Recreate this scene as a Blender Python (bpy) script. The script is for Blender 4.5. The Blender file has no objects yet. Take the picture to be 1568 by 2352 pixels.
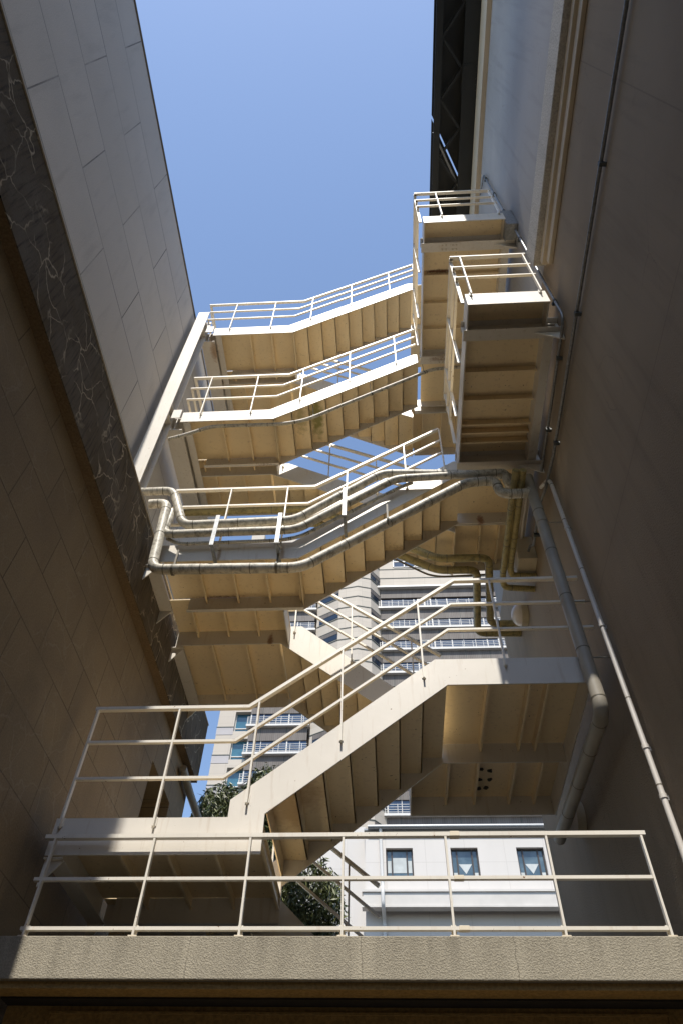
import bpy, bmesh, math, random
from mathutils import Vector, Matrix
random.seed(7)
R = math.radians
scene = bpy.context.scene
COL = scene.collection

# ------------------------------------------------------------------ camera, world, sun, exposure
YAW, PITCH, ROLL = R(4.465), R(51.35), R(1.83)
cam_data = bpy.data.cameras.new('camera')
cam = bpy.data.objects.new('camera', cam_data)
COL.objects.link(cam)
cam_data.sensor_fit = 'VERTICAL'
cam_data.sensor_height = 36.0
cam_data.sensor_width = 24.0
cam_data.lens = 36.0 * 1614.0 / 2352.0
cam_data.clip_start = 0.05
cam_data.clip_end = 1500
_M = (Matrix.Rotation(YAW, 4, 'Z') @ Matrix.Rotation(R(90) + PITCH, 4, 'X') @ Matrix.Rotation(ROLL, 4, 'Z'))
cam.matrix_world = Matrix.Translation((0, 0, 1.6)) @ _M
scene.camera = cam

SUN_EL = R(60.0)
SUN_DIR = Vector((-0.043, -1.0, math.tan(SUN_EL) * 1.001)).normalized()   # towards the sun
world = bpy.data.worlds.new('World')
scene.world = world
world.use_nodes = True
wn = world.node_tree
for n in list(wn.nodes):
    wn.nodes.remove(n)
w_out = wn.nodes.new('ShaderNodeOutputWorld')
w_bg = wn.nodes.new('ShaderNodeBackground')
w_sky = wn.nodes.new('ShaderNodeTexSky')
w_sky.sky_type = 'NISHITA'
w_sky.sun_disc = False
w_sky.sun_elevation = SUN_EL
w_sky.sun_rotation = R(180.0) + math.atan(0.043)
w_sky.altitude = 0
w_sky.air_density = 1.0
w_sky.dust_density = 0.5
w_sky.ozone_density = 1.0
w_bg.inputs['Strength'].default_value = 0.15
wn.links.new(w_sky.outputs['Color'], w_bg.inputs['Color'])
wn.links.new(w_bg.outputs['Background'], w_out.inputs['Surface'])

sun_data = bpy.data.lights.new('sun', 'SUN')
sun_data.energy = 3.75
sun_data.angle = R(0.53)
sun_data.color = (1.0, 0.94, 0.84)
sun = bpy.data.objects.new('sun', sun_data)
COL.objects.link(sun)
sun.rotation_euler = SUN_DIR.to_track_quat('Z', 'Y').to_euler()
sun.location = (-4, -40, 70)

scene.view_settings.view_transform = 'Standard'
scene.view_settings.look = 'None'
scene.view_settings.exposure = 0.72
scene.view_settings.gamma = 1.0
scene.render.engine = 'CYCLES'
scene.cycles.max_bounces = 10
scene.cycles.diffuse_bounces = 6

# ------------------------------------------------------------------ mesh helper
class MB:
    """collects shapes in world coordinates, builds them as one mesh object"""
    def __init__(self):
        self.v = []; self.f = []; self.sm = []
    def add(self, verts, faces, smooth=False):
        o = len(self.v)
        self.v += [tuple(p) for p in verts]
        for f in faces:
            self.f.append([i + o for i in f]); self.sm.append(smooth)
        return self
    def box(self, x0, x1, y0, y1, z0, z1):
        v = [(x0,y0,z0),(x1,y0,z0),(x1,y1,z0),(x0,y1,z0),(x0,y0,z1),(x1,y0,z1),(x1,y1,z1),(x0,y1,z1)]
        return self.add(v, [(0,3,2,1),(4,5,6,7),(0,1,5,4),(1,2,6,5),(2,3,7,6),(3,0,4,7)])
    def prism_y(self, poly, y0, y1):
        """polygon in (x,z), extruded along y"""
        n = len(poly)
        a = sum(poly[i][0]*poly[(i+1)%n][1] - poly[(i+1)%n][0]*poly[i][1] for i in range(n))
        if a < 0: poly = poly[::-1]
        v = [(x,y0,z) for x,z in poly] + [(x,y1,z) for x,z in poly]
        f = [tuple(range(n)), tuple(range(2*n-1, n-1, -1))]
        f += [(i, i+n, (i+1)%n+n, (i+1)%n) for i in range(n)]
        return self.add(v, f)
    def prism_x(self, poly, x0, x1):
        """polygon in (y,z), extruded along x"""
        n = len(poly)
        a = sum(poly[i][0]*poly[(i+1)%n][1] - poly[(i+1)%n][0]*poly[i][1] for i in range(n))
        if a > 0: poly = poly[::-1]
        v = [(x0,y,z) for y,z in poly] + [(x1,y,z) for y,z in poly]
        f = [tuple(range(n)), tuple(range(2*n-1, n-1, -1))]
        f += [(i, i+n, (i+1)%n+n, (i+1)%n) for i in range(n)]
        return self.add(v, f)
    def prism_z(self, poly, z0, z1):
        n = len(poly)
        a = sum(poly[i][0]*poly[(i+1)%n][1] - poly[(i+1)%n][0]*poly[i][1] for i in range(n))
        if a > 0: poly = poly[::-1]
        v = [(x,y,z0) for x,y in poly] + [(x,y,z1) for x,y in poly]
        f = [tuple(range(n)), tuple(range(2*n-1, n-1, -1))]
        f += [(i, i+n, (i+1)%n+n, (i+1)%n) for i in range(n)]
        return self.add(v, f)
    def sweep(self, path, prof, side, smooth=False):
        """sweep a profile (list of (a,b)) along path; a is measured along `side`, b along side x tangent; mitred"""
        P = [Vector(p) for p in path]; n = len(P); k = len(prof)
        side = Vector(side).normalized()
        verts = []
        for i in range(n):
            t0 = (P[i]-P[i-1]).normalized() if i > 0 else None
            t1 = (P[i+1]-P[i]).normalized() if i < n-1 else None
            if t0 is None: t0 = t1
            if t1 is None: t1 = t0
            t = (t0+t1).normalized()
            s = (side - t*side.dot(t)).normalized()
            up = t.cross(s)
            c = max(0.3, t.dot(t0))
            for a, b in prof:
                verts.append(P[i] + s*a + up*(b/c))
        f = []
        for i in range(n-1):
            for j in range(k):
                a = i*k+j; b = i*k+(j+1)%k
                f.append((a, b, b+k, a+k))
        f.append(tuple(range(k-1, -1, -1)))
        f.append(tuple((n-1)*k+j for j in range(k)))
        return self.add(verts, f, smooth)
    def bar(self, p, q, w, h, side):
        return self.sweep([p, q], [(-w/2,-h/2),(w/2,-h/2),(w/2,h/2),(-w/2,h/2)], side)
    def rail(self, path, w, h, side):
        return self.sweep(path, [(-w/2,-h/2),(w/2,-h/2),(w/2,h/2),(-w/2,h/2)], side)
    def tube(self, path, r, seg=14, smooth=True):
        P = [Vector(p) for p in path]; n = len(P)
        t = (P[1]-P[0]).normalized()
        s = t.orthogonal().normalized()
        verts = []
        rr = r if isinstance(r, (list, tuple)) else [r]*n
        for i in range(n):
            t0 = (P[i]-P[i-1]).normalized() if i > 0 else (P[1]-P[0]).normalized()
            t1 = (P[i+1]-P[i]).normalized() if i < n-1 else t0
            t = (t0+t1).normalized()
            s = (s - t*s.dot(t)).normalized()
            b = t.cross(s)
            c = max(0.5, t.dot(t0))
            bend = (t1-t0)
            bd = bend.normalized() if bend.length > 1e-4 else None
            for j in range(seg):
                an = 2*math.pi*j/seg
                o = s*math.cos(an)*rr[i] + b*math.sin(an)*rr[i]
                if bd is not None:
                    o = o + bd*(o.dot(bd))*(1/c-1)
                verts.append(P[i]+o)
        f = []
        for i in range(n-1):
            for j in range(seg):
                a = i*seg+j; b2 = i*seg+(j+1) % seg
                f.append((a, b2, b2+seg, a+seg))
        o = len(self.v)
        self.add(verts, f, smooth)
        self.add([verts[j] for j in range(seg)], [tuple(range(seg-1, -1, -1))])
        self.add([verts[(n-1)*seg+j] for j in range(seg)], [tuple(range(seg))])
        return self
    def cyl(self, p, q, r, seg=12, smooth=True):
        return self.tube([p, q], r, seg, smooth)
    def build(self, name, mat, parent=None, bevel=0.0):
        me = bpy.data.meshes.new(name)
        off = Vector((0, 0, 0))
        pr = parent
        while pr is not None:
            off += pr.location; pr = pr.parent
        if parent is None:
            n = len(self.v)
            xs = [p[0] for p in self.v]; ys = [p[1] for p in self.v]; zs = [p[2] for p in self.v]
            off = Vector(((min(xs)+max(xs))/2, (min(ys)+max(ys))/2, min(zs)))
        me.from_pydata([tuple(Vector(p)-off) for p in self.v], [], self.f)
        me.polygons.foreach_set('use_smooth', self.sm)
        me.update()
        o = bpy.data.objects.new(name, me)
        COL.objects.link(o)
        if parent is None:
            o.location = off
        else:
            o.parent = parent
        me.materials.append(mat)
        if bevel > 0:
            b = o.modifiers.new('bevel', 'BEVEL'); b.width = bevel; b.segments = 2; b.limit_method = 'ANGLE'; b.angle_limit = R(40)
        return o

def tag(o, label=None, cat=None, group=None, kind=None):
    if label: o['label'] = label
    if cat: o['category'] = cat
    if group: o['group'] = group
    if kind: o['kind'] = kind
    return o
def empty(name, loc, label, cat, group=None):
    o = bpy.data.objects.new(name, None)
    o.empty_display_size = 0.2
    COL.objects.link(o); o.location = loc
    return tag(o, label, cat, group)

def fillet(path, r, n=4):
    P = [Vector(p) for p in path]
    out = [P[0]]
    for i in range(1, len(P)-1):
        a = (P[i-1]-P[i]); b = (P[i+1]-P[i])
        d = min(r, a.length*0.48, b.length*0.48)
        p0 = P[i]+a.normalized()*d; p1 = P[i]+b.normalized()*d
        for k in range(n+1):
            t = k/n
            out.append(p0*(1-t)**2 + P[i]*2*t*(1-t) + p1*t**2)
    out.append(P[-1])
    return out

# ------------------------------------------------------------------ materials
def new_mat(name):
    m = bpy.data.materials.new(name); m.use_nodes = True
    nt = m.node_tree
    b = nt.nodes['Principled BSDF']
    return m, nt, b
def N(nt, t, **kw):
    n = nt.nodes.new(t)
    for k, v in kw.items():
        if k.startswith('i_'):
            n.inputs[k[2:].replace('_', ' ')].default_value = v
        else:
            setattr(n, k, v)
    return n
def pos(nt, scale=(1,1,1), rot=(0,0,0), loc=(0,0,0)):
    g = N(nt, 'ShaderNodeNewGeometry')
    mp = N(nt, 'ShaderNodeMapping')
    mp.inputs['Scale'].default_value = scale; mp.inputs['Rotation'].default_value = rot; mp.inputs['Location'].default_value = loc
    nt.links.new(g.outputs['Position'], mp.inputs['Vector'])
    return mp.outputs['Vector']
def noise(nt, vec, scale, detail=4, rough=0.55):
    n = N(nt, 'ShaderNodeTexNoise'); n.inputs['Scale'].default_value = scale
    n.inputs['Detail'].default_value = detail; n.inputs['Roughness'].default_value = rough
    nt.links.new(vec, n.inputs['Vector'])
    return n.outputs['Fac']
def ramp(nt, fac, a, b, ca=(0,0,0,1), cb=(1,1,1,1)):
    r = N(nt, 'ShaderNodeValToRGB')
    r.color_ramp.elements[0].position = a; r.color_ramp.elements[1].position = b
    r.color_ramp.elements[0].color = ca; r.color_ramp.elements[1].color = cb
    nt.links.new(fac, r.inputs['Fac'])
    return r.outputs['Color']
def mix(nt, fac, a, b, mode='MIX'):
    m = N(nt, 'ShaderNodeMix', data_type='RGBA', blend_type=mode)
    for sock, val in (('Factor', fac), ('A', a), ('B', b)):
        idx = {'Factor': 0, 'A': 6, 'B': 7}[sock]
        if isinstance(val, (int, float)): m.inputs[idx].default_value = val
        elif isinstance(val, (tuple, list)): m.inputs[idx].default_value = (val[0], val[1], val[2], 1)
        else: nt.links.new(val, m.inputs[idx])
    return m.outputs[2]
def bump(nt, b, h, strength=0.4, dist=0.01, prev=None):
    n = N(nt, 'ShaderNodeBump'); n.inputs['Strength'].default_value = strength; n.inputs['Distance'].default_value = dist
    nt.links.new(h, n.inputs['Height'])
    if prev is not None: nt.links.new(prev, n.inputs['Normal'])
    nt.links.new(n.outputs['Normal'], b.inputs['Normal'])
    return n.outputs['Normal']
def scale_c(c, k): return tuple(x*k for x in c)

def spot(nt, base, c, r, col, amt, ns=9):
    m = pos(nt, tuple(1/x for x in r), (0,0,0), tuple(-a/b for a, b in zip(c, r)))
    ln = N(nt, 'ShaderNodeVectorMath', operation='LENGTH'); nt.links.new(m, ln.inputs[0])
    nz = noise(nt, pos(nt), ns, 6, 0.7)
    ad = N(nt, 'ShaderNodeMath', operation='MULTIPLY_ADD'); ad.inputs[1].default_value = 1.6
    nt.links.new(nz, ad.inputs[0]); nt.links.new(ln.outputs['Value'], ad.inputs[2])
    sc_ = N(nt, 'ShaderNodeMath', operation='MULTIPLY'); sc_.inputs[1].default_value = 0.4
    nt.links.new(ad.outputs[0], sc_.inputs[0])
    k = ramp(nt, sc_.outputs[0], 0.50, 0.74, (1,1,1,1), (0,0,0,1))
    return mix(nt, mix(nt, 1.0, k, (amt,)*3, 'MULTIPLY'), base, col)
SPOTS = [((-0.98, 6.38, 12.25), (0.135, 0.50, 0.4), (0.20, 0.19, 0.03), 0.9, 9),
         ((-1.25, 6.30, 12.0), (0.13, 0.40, 0.4), (0.26, 0.22, 0.06), 0.6, 14),
         ((1.2, 4.39, 13.69), (0.33, 0.035, 0.10), (0.13, 0.045, 0.015), 1.0, 30),
         ((0.55, 6.9, 9.4), (0.5, 0.10, 0.5), (0.16, 0.09, 0.03), 0.45, 30),
         ((-2.2, 6.92, 8.42), (0.5, 0.05, 0.06), (0.14, 0.05, 0.02), 0.8, 30),
         ((1.5, 6.9, 10.15), (0.4, 0.07, 0.1), (0.10, 0.045, 0.02), 0.8, 25),
         ((-0.8, 6.35, 5.0), (0.4, 0.6, 0.5), (0.42, 0.22, 0.05), 0.6, 5),
         ((0.2, 6.9, 12.8), (0.5, 0.12, 0.4), (0.40, 0.22, 0.06), 0.55, 24)]
SPOTS2 = [((-0.95, 6.0, 4.85), (0.09, 0.3, 0.05), (0.45, 0.25, 0.08), 0.7, 30), ((-2.03, 6.0, 8.3), (0.03, 0.3, 0.16), (0.30, 0.17, 0.05), 0.7, 20),
          ((-1.21, 6.0, 8.3), (0.035, 0.3, 0.16), (0.30, 0.17, 0.05), 0.7, 20), ((-1.9, 6.95, 11.7), (0.35, 0.1, 0.05), (0.16, 0.06, 0.02), 0.8, 30),
          ((-1.55, 7.6, 8.25), (0.05, 0.2, 0.15), (0.22, 0.09, 0.03), 0.8, 25), ((1.6, 6.95, 10.0), (0.06, 0.2, 0.14), (0.25, 0.08, 0.03), 0.8, 25),
          ((-3.2, 6.3, 14.9), (0.10, 0.25, 0.2), (0.30, 0.15, 0.05), 0.7, 25), ((1.3, 5.9, 13.42), (0.3, 0.06, 0.05), (0.18, 0.09, 0.04), 0.7, 30)]
def paint(name, c, rough=0.42, dirt=(0.30,0.20,0.10), amount=0.5, spec=0.5, rust=True, spots=()):
    m, nt, b = new_mat(name)
    p = pos(nt)
    base = mix(nt, ramp(nt, noise(nt, p, 1.3, 5), 0.35, 0.7), c, scale_c(c, 0.90))
    st = pos(nt, (9, 9, 0.9))
    base = mix(nt, mix(nt, 1.0, ramp(nt, noise(nt, st, 2.2, 5, 0.6), 0.56, 0.82), (amount*0.55,)*3, 'MULTIPLY'), base, dirt)
    if rust:
        sp = ramp(nt, noise(nt, p, 26, 3, 0.6), 0.69, 0.73)
        base = mix(nt, sp, base, (0.16, 0.075, 0.03))
    for sp_ in spots: base = spot(nt, base, *sp_)
    nt.links.new(base, b.inputs['Base Color'])
    b.inputs['Roughness'].default_value = rough
    b.inputs['Specular IOR Level'].default_value = spec
    bump(nt, b, noise(nt, p, 7, 3), 0.12, 0.01)
    return m

def plain(name, c, rough=0.6, metal=0.0, var=0.15, vs=4.0, bump_s=0.0, bump_scale=40, spec=0.5):
    m, nt, b = new_mat(name)
    p = pos(nt)
    base = mix(nt, ramp(nt, noise(nt, p, vs, 6), 0.3, 0.72), c, scale_c(c, 1-var))
    nt.links.new(base, b.inputs['Base Color'])
    b.inputs['Roughness'].default_value = rough; b.inputs['Metallic'].default_value = metal
    b.inputs['Specular IOR Level'].default_value = spec
    if bump_s > 0: bump(nt, b, noise(nt, p, bump_scale, 3), bump_s, 0.01)
    return m

CREAM = (0.69, 0.65, 0.585)
M = {}
M['cream'] = paint('cream_paint', CREAM, 0.42, (0.34,0.22,0.10), 0.7, spots=SPOTS2)
M['cream_deck'] = paint('cream_deck_paint', (0.86, 0.705, 0.455), 0.38, (0.26,0.15,0.07), 0.7, spots=SPOTS)
M['cream_rail'] = paint('cream_rail_paint', (0.75, 0.71, 0.63), 0.4, (0.35,0.18,0.07), 0.6)
M['rusty'] = paint('rust_spotted_paint', (0.74, 0.66, 0.52), 0.6, (0.22,0.09,0.03), 1.3)
M['bolt'] = plain('bolt_paint', (0.55, 0.49, 0.39), 0.5)

def stucco(name, c, scale=55, strength=0.9, var=0.25, stain=None, joints=()):
    m, nt, b = new_mat(name)
    p = pos(nt)
    base = mix(nt, ramp(nt, noise(nt, p, 1.1, 6), 0.32, 0.7), c, scale_c(c, 1-var))
    st = pos(nt, (2.6, 2.6, 0.35))
    base = mix(nt, ramp(nt, noise(nt, st, 2.0, 6, 0.6), 0.50, 0.78), base, stain if stain else scale_c(c, 0.62))
    g = noise(nt, p, scale, 3, 0.6)
    base = mix(nt, 0.42, base, mix(nt, ramp(nt, g, 0.38, 0.62), scale_c(c, 0.55), scale_c(c, 1.2)), 'MIX')
    if joints:
        sx = N(nt, 'ShaderNodeSeparateXYZ'); nt.links.new(p, sx.inputs[0])
        wv = noise(nt, p, 14, 3)
        for xj in joints:
            a1 = N(nt, 'ShaderNodeMath', operation='SUBTRACT'); a1.inputs[1].default_value = xj; nt.links.new(sx.outputs['X'], a1.inputs[0])
            a3 = N(nt, 'ShaderNodeMath', operation='MULTIPLY_ADD'); a3.inputs[1].default_value = 0.05; a3.inputs[2].default_value = -0.025; nt.links.new(wv, a3.inputs[0])
            a4 = N(nt, 'ShaderNodeMath', operation='ADD'); nt.links.new(a1.outputs[0], a4.inputs[0]); nt.links.new(a3.outputs[0], a4.inputs[1])
            a2 = N(nt, 'ShaderNodeMath', operation='ABSOLUTE'); nt.links.new(a4.outputs[0], a2.inputs[0])
            pale = ramp(nt, a2.outputs[0], 0.01, 0.10, (0.45,0.45,0.45,1), (0,0,0,1))
            base = mix(nt, pale, base, scale_c(c, 1.25))
            base = mix(nt, ramp(nt, a2.outputs[0], 0.0, 0.006, (0.7,0.7,0.7,1), (0,0,0,1)), base, scale_c(c, 0.3))
        # drip stains running down from the top edge
        zr = N(nt, 'ShaderNodeMapRange'); zr.inputs['From Min'].default_value = 3.43; zr.inputs['From Max'].default_value = 3.776
        nt.links.new(sx.outputs['Z'], zr.inputs['Value'])
        dr = pos(nt, (3.2, 1, 0.15))
        k = mix(nt, 1.0, ramp(nt, noise(nt, dr, 2.2, 5, 0.65), 0.45, 0.7), zr.outputs[0], 'MULTIPLY')
        base = mix(nt, mix(nt, 1.0, k, (0.6,)*3, 'MULTIPLY'), base, scale_c(c, 0.45))
    nt.links.new(base, b.inputs['Base Color'])
    b.inputs['Roughness'].default_value = 0.9; b.inputs['Specular IOR Level'].default_value = 0.2
    bump(nt, b, g, strength, 0.02)
    return m
M['stucco'] = stucco('bridge_stucco', (0.37, 0.335, 0.265), 85, 0.5, 0.2, None, (-1.52, -0.2, 0.94))
M['beam_stucco'] = stucco('bridge_beam_stucco', (0.50, 0.34, 0.14), 40, 0.5)
M['ledge'] = stucco('ledge_stucco', (0.48, 0.455, 0.42), 45, 0.9, 0.1)

def brickwall(name, c, bw, rh, mortar, mort_c, off_y, off_z, var=0.12, stain=None, bs=60, bst=0.35, eff=False, eff_amt=0.8):
    """stone cladding in running bond on a wall facing +x"""
    m, nt, b = new_mat(name)
    g = N(nt, 'ShaderNodeNewGeometry')
    sx = N(nt, 'ShaderNodeSeparateXYZ'); nt.links.new(g.outputs['Position'], sx.inputs[0])
    cx = N(nt, 'ShaderNodeCombineXYZ')
    ay = N(nt, 'ShaderNodeMath', operation='ADD'); ay.inputs[1].default_value = off_y
    az = N(nt, 'ShaderNodeMath', operation='ADD'); az.inputs[1].default_value = off_z
    nt.links.new(sx.outputs['Y'], ay.inputs[0]); nt.links.new(sx.outputs['Z'], az.inputs[0])
    nt.links.new(ay.outputs[0], cx.inputs['X']); nt.links.new(az.outputs[0], cx.inputs['Y'])
    br = N(nt, 'ShaderNodeTexBrick')
    br.offset = 0.5; br.offset_frequency = 2; br.squash = 1.0
    br.inputs['Scale'].default_value = 1.0
    br.inputs['Mortar Size'].default_value = mortar
    br.inputs['Mortar Smooth'].default_value = 0.2
    br.inputs['Brick Width'].default_value = bw
    br.inputs['Row Height'].default_value = rh
    br.inputs['Color1'].default_value = (*c, 1); br.inputs['Color2'].default_value = (*scale_c(c, 1-var), 1)
    br.inputs['Mortar'].default_value = (*mort_c, 1)
    nt.links.new(cx.outputs[0], br.inputs['Vector'])
    p = pos(nt)
    base = br.outputs['Color']
    base = mix(nt, ramp(nt, noise(nt, p, 0.9, 6), 0.42, 0.72), base, stain if stain else scale_c(c, 0.7))
    st = pos(nt, (1, 2.2, 0.4))
    base = mix(nt, mix(nt, 1.0, ramp(nt, noise(nt, st, 2.4, 5, 0.6), 0.54, 0.8), (0.5,)*3, 'MULTIPLY'), base, scale_c(c, 0.55))
    gr = noise(nt, p, bs, 2, 0.6)
    base = mix(nt, 0.25, base, mix(nt, ramp(nt, gr, 0.35, 0.65), scale_c(c, 0.6), scale_c(c, 1.25)))
    if eff:
        base = efflo(nt, base, eff_amt)
    nt.links.new(base, b.inputs['Base Color'])
    b.inputs['Roughness'].default_value = 0.75; b.inputs['Specular IOR Level'].default_value = 0.3
    n1 = bump(nt, b, gr, bst, 0.006)
    inv = N(nt, 'ShaderNodeMath', operation='SUBTRACT'); inv.inputs[0].default_value = 1.0
    nt.links.new(br.outputs['Fac'], inv.inputs[1])
    bump(nt, b, inv.outputs[0], 0.6, 0.008, n1)
    return m
def efflo(nt, base, amount, col=(0.42, 0.37, 0.29)):
    """pale lime veins that have leached out of cracks"""
    p = pos(nt)
    nz = N(nt, 'ShaderNodeTexNoise'); nz.inputs['Scale'].default_value = 2.2; nz.inputs['Detail'].default_value = 4
    nt.links.new(p, nz.inputs['Vector'])
    wob = N(nt, 'ShaderNodeVectorMath', operation='SCALE'); wob.inputs['Scale'].default_value = 0.5
    nt.links.new(nz.outputs['Color'], wob.inputs[0])
    ad = N(nt, 'ShaderNodeVectorMath', operation='ADD')
    nt.links.new(p, ad.inputs[0]); nt.links.new(wob.outputs[0], ad.inputs[1])
    vo = N(nt, 'ShaderNodeTexVoronoi', feature='DISTANCE_TO_EDGE'); vo.inputs['Scale'].default_value = 2.9
    nt.links.new(ad.outputs[0], vo.inputs['Vector'])
    line = ramp(nt, vo.outputs['Distance'], 0.0, 0.032, (1,1,1,1), (0,0,0,1))
    msk = ramp(nt, noise(nt, p, 1.7, 3), 0.43, 0.56)
    k = mix(nt, 1.0, mix(nt, 1.0, line, msk, 'MULTIPLY'), (amount,)*3, 'MULTIPLY')
    return mix(nt, k, base, col)

M['tile_wall'] = brickwall('stone_tile_wall', (0.30, 0.228, 0.140), 0.915, 0.528, 0.006, (0.055,0.04,0.028), -0.245, 0.06, 0.14, (0.17,0.128,0.085), eff=True, eff_amt=0.22)
M['panel_wall'] = brickwall('grey_panel_cladding', (0.585, 0.54, 0.485), 2.07, 1.042, 0.010, (0.04,0.04,0.04), 0.035, -0.08, 0.10, (0.50,0.465,0.42), 70, 0.2)
def band():
    m, nt, b = new_mat('stained_band')
    p = pos(nt)
    c = (0.125, 0.096, 0.060)
    base = mix(nt, ramp(nt, noise(nt, p, 1.4, 6), 0.35, 0.7), c, (0.17, 0.145, 0.115))
    st = pos(nt, (1, 14, 1.2))
    base = mix(nt, ramp(nt, noise(nt, st, 2.0, 4), 0.5, 0.75), base, (0.05, 0.042, 0.034))
    base = efflo(nt, base, 1.0, (0.52, 0.44, 0.32))
    nt.links.new(base, b.inputs['Base Color']); b.inputs['Roughness'].default_value = 0.9
    b.inputs['Specular IOR Level'].default_value = 0.2
    bump(nt, b, noise(nt, p, 50, 3), 0.5, 0.01)
    return m
M['band'] = band()
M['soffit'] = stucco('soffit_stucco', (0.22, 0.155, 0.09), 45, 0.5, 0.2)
def plaster(name, c, rough_low=False):
    m, nt, b = new_mat(name)
    p = pos(nt)
    base = mix(nt, ramp(nt, noise(nt, p, 0.7, 6), 0.35, 0.7), c, scale_c(c, 0.86))
    # hairline cracks
    nz = N(nt, 'ShaderNodeTexNoise'); nz.inputs['Scale'].default_value = 1.5; nz.inputs['Detail'].default_value = 5
    nt.links.new(p, nz.inputs['Vector'])
    wob = N(nt, 'ShaderNodeVectorMath', operation='SCALE'); wob.inputs['Scale'].default_value = 0.6
    nt.links.new(nz.outputs['Color'], wob.inputs[0])
    ad = N(nt, 'ShaderNodeVectorMath', operation='ADD')
    nt.links.new(p, ad.inputs[0]); nt.links.new(wob.outputs[0], ad.inputs[1])
    vo = N(nt, 'ShaderNodeTexVoronoi', feature='DISTANCE_TO_EDGE'); vo.inputs['Scale'].default_value = 0.6
    nt.links.new(ad.outputs[0], vo.inputs['Vector'])
    line = ramp(nt, vo.outputs['Distance'], 0.0, 0.004, (1,1,1,1), (0,0,0,1))
    msk = ramp(nt, noise(nt, p, 0.8, 3), 0.5, 0.6)
    base = mix(nt, mix(nt, 1.0, line, mix(nt, 1.0, msk, (0.5,)*3, 'MULTIPLY'), 'MULTIPLY'), base, scale_c(c, 0.5))
    nt.links.new(base, b.inputs['Base Color']); b.inputs['Roughness'].default_value = 0.85
    b.inputs['Specular IOR Level'].default_value = 0.25
    # grime runs and patches
    if rough_low:
        sj = N(nt, 'ShaderNodeSeparateXYZ'); nt.links.new(p, sj.inputs[0])
        for sock, at in (('Z', 7.1), ('Y', 1.08), ('Z', 3.9), ('Y', 7.4)):
            a1 = N(nt, 'ShaderNodeMath', operation='SUBTRACT'); a1.inputs[1].default_value = at; nt.links.new(sj.outputs[sock], a1.inputs[0])
            a2 = N(nt, 'ShaderNodeMath', operation='ABSOLUTE'); nt.links.new(a1.outputs[0], a2.inputs[0])
            base = mix(nt, ramp(nt, a2.outputs[0], 0.003, 0.009, (0.4,0.4,0.4,1), (0,0,0,1)), base, scale_c(c, 0.45))
            base = mix(nt, mix(nt, 1.0, ramp(nt, a2.outputs[0], 0.0, 0.16, (0.35,0.35,0.35,1), (0,0,0,1)), ramp(nt, noise(nt, p, 2.5, 5), 0.4, 0.7), 'MULTIPLY'), base, scale_c(c, 0.6))
    st = pos(nt, (1, 3.0, 0.22))
    base = mix(nt, mix(nt, 1.0, ramp(nt, noise(nt, st, 1.8, 6, 0.62), 0.52, 0.78), (0.55,)*3, 'MULTIPLY'), base, scale_c(c, 0.6))
    base = mix(nt, mix(nt, 1.0, ramp(nt, noise(nt, p, 0.45, 4), 0.55, 0.75), (0.5,)*3, 'MULTIPLY'), base, scale_c(c, 1.25))
    nt.links.new(base, b.inputs['Base Color'])
    h = noise(nt, p, 60, 3, 0.6)
    if rough_low:
        sx = N(nt, 'ShaderNodeSeparateXYZ'); nt.links.new(p, sx.inputs[0])
        mr = N(nt, 'ShaderNodeMapRange'); mr.inputs['From Min'].default_value = 7.2; mr.inputs['From Max'].default_value = 5.2
        mr.inputs['To Min'].default_value = 0.02; mr.inputs['To Max'].default_value = 1.0
        nt.links.new(sx.outputs['Z'], mr.inputs['Value'])
        mu = N(nt, 'ShaderNodeMath', operation='MULTIPLY'); nt.links.new(h, mu.inputs[0]); nt.links.new(mr.outputs[0], mu.inputs[1])
        bump(nt, b, mu.outputs[0], 1.0, 0.03)
    else:
        bump(nt, b, h, 0.25, 0.01)
    return m
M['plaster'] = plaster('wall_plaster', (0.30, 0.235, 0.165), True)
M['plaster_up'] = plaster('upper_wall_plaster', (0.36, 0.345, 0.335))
M['cornice'] = plain('cornice_plaster', (0.55, 0.47, 0.36), 0.85, 0, 0.15, 2, 0.2)
M['steel'] = plain('dark_green_steel', (0.010, 0.014, 0.017), 0.45, 0.0, 0.3, 3, 0.1)
M['galv'] = plain('galvanised_steel', (0.30, 0.31, 0.32), 0.45, 0.55, 0.45, 30)
M['clamp'] = plain('dark_clamp', (0.10, 0.11, 0.11), 0.5, 0.4, 0.3, 20)
def jacket(name, c, dirt):
    m, nt, b = new_mat(name)
    p = pos(nt)
    base = mix(nt, ramp(nt, noise(nt, p, 2.0, 5), 0.35, 0.7), c, scale_c(c, 0.85))
    base = mix(nt, mix(nt, 1.0, ramp(nt, noise(nt, p, 13, 6, 0.72), 0.46, 0.66), (0.75,)*3, 'MULTIPLY'), base, dirt)
    # crescents of grime
    w = N(nt, 'ShaderNodeTexWave', wave_type='BANDS', bands_direction='X'); w.inputs['Scale'].default_value = 9
    w.inputs['Distortion'].default_value = 5; w.inputs['Detail'].default_value = 3
    nt.links.new(p, w.inputs['Vector'])
    wk = mix(nt, 1.0, ramp(nt, w.outputs['Fac'], 0.8, 0.98), mix(nt, 1.0, ramp(nt, noise(nt, p, 3, 2), 0.48, 0.66), (0.4,)*3, 'MULTIPLY'), 'MULTIPLY')
    base = mix(nt, wk, base, dirt)
    nt.links.new(base, b.inputs['Base Color']); b.inputs['Roughness'].default_value = 0.45
    b.inputs['Specular IOR Level'].default_value = 0.4
    return m
M['jacket'] = jacket('pipe_jacket', (0.60, 0.56, 0.47), (0.10, 0.085, 0.06))
M['olive'] = jacket('olive_jacket', (0.40, 0.335, 0.15), (0.10, 0.09, 0.04))
M['drain'] = plain('drain_pipe_paint', (0.37, 0.335, 0.275), 0.5, 0, 0.25, 2.5)
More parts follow.
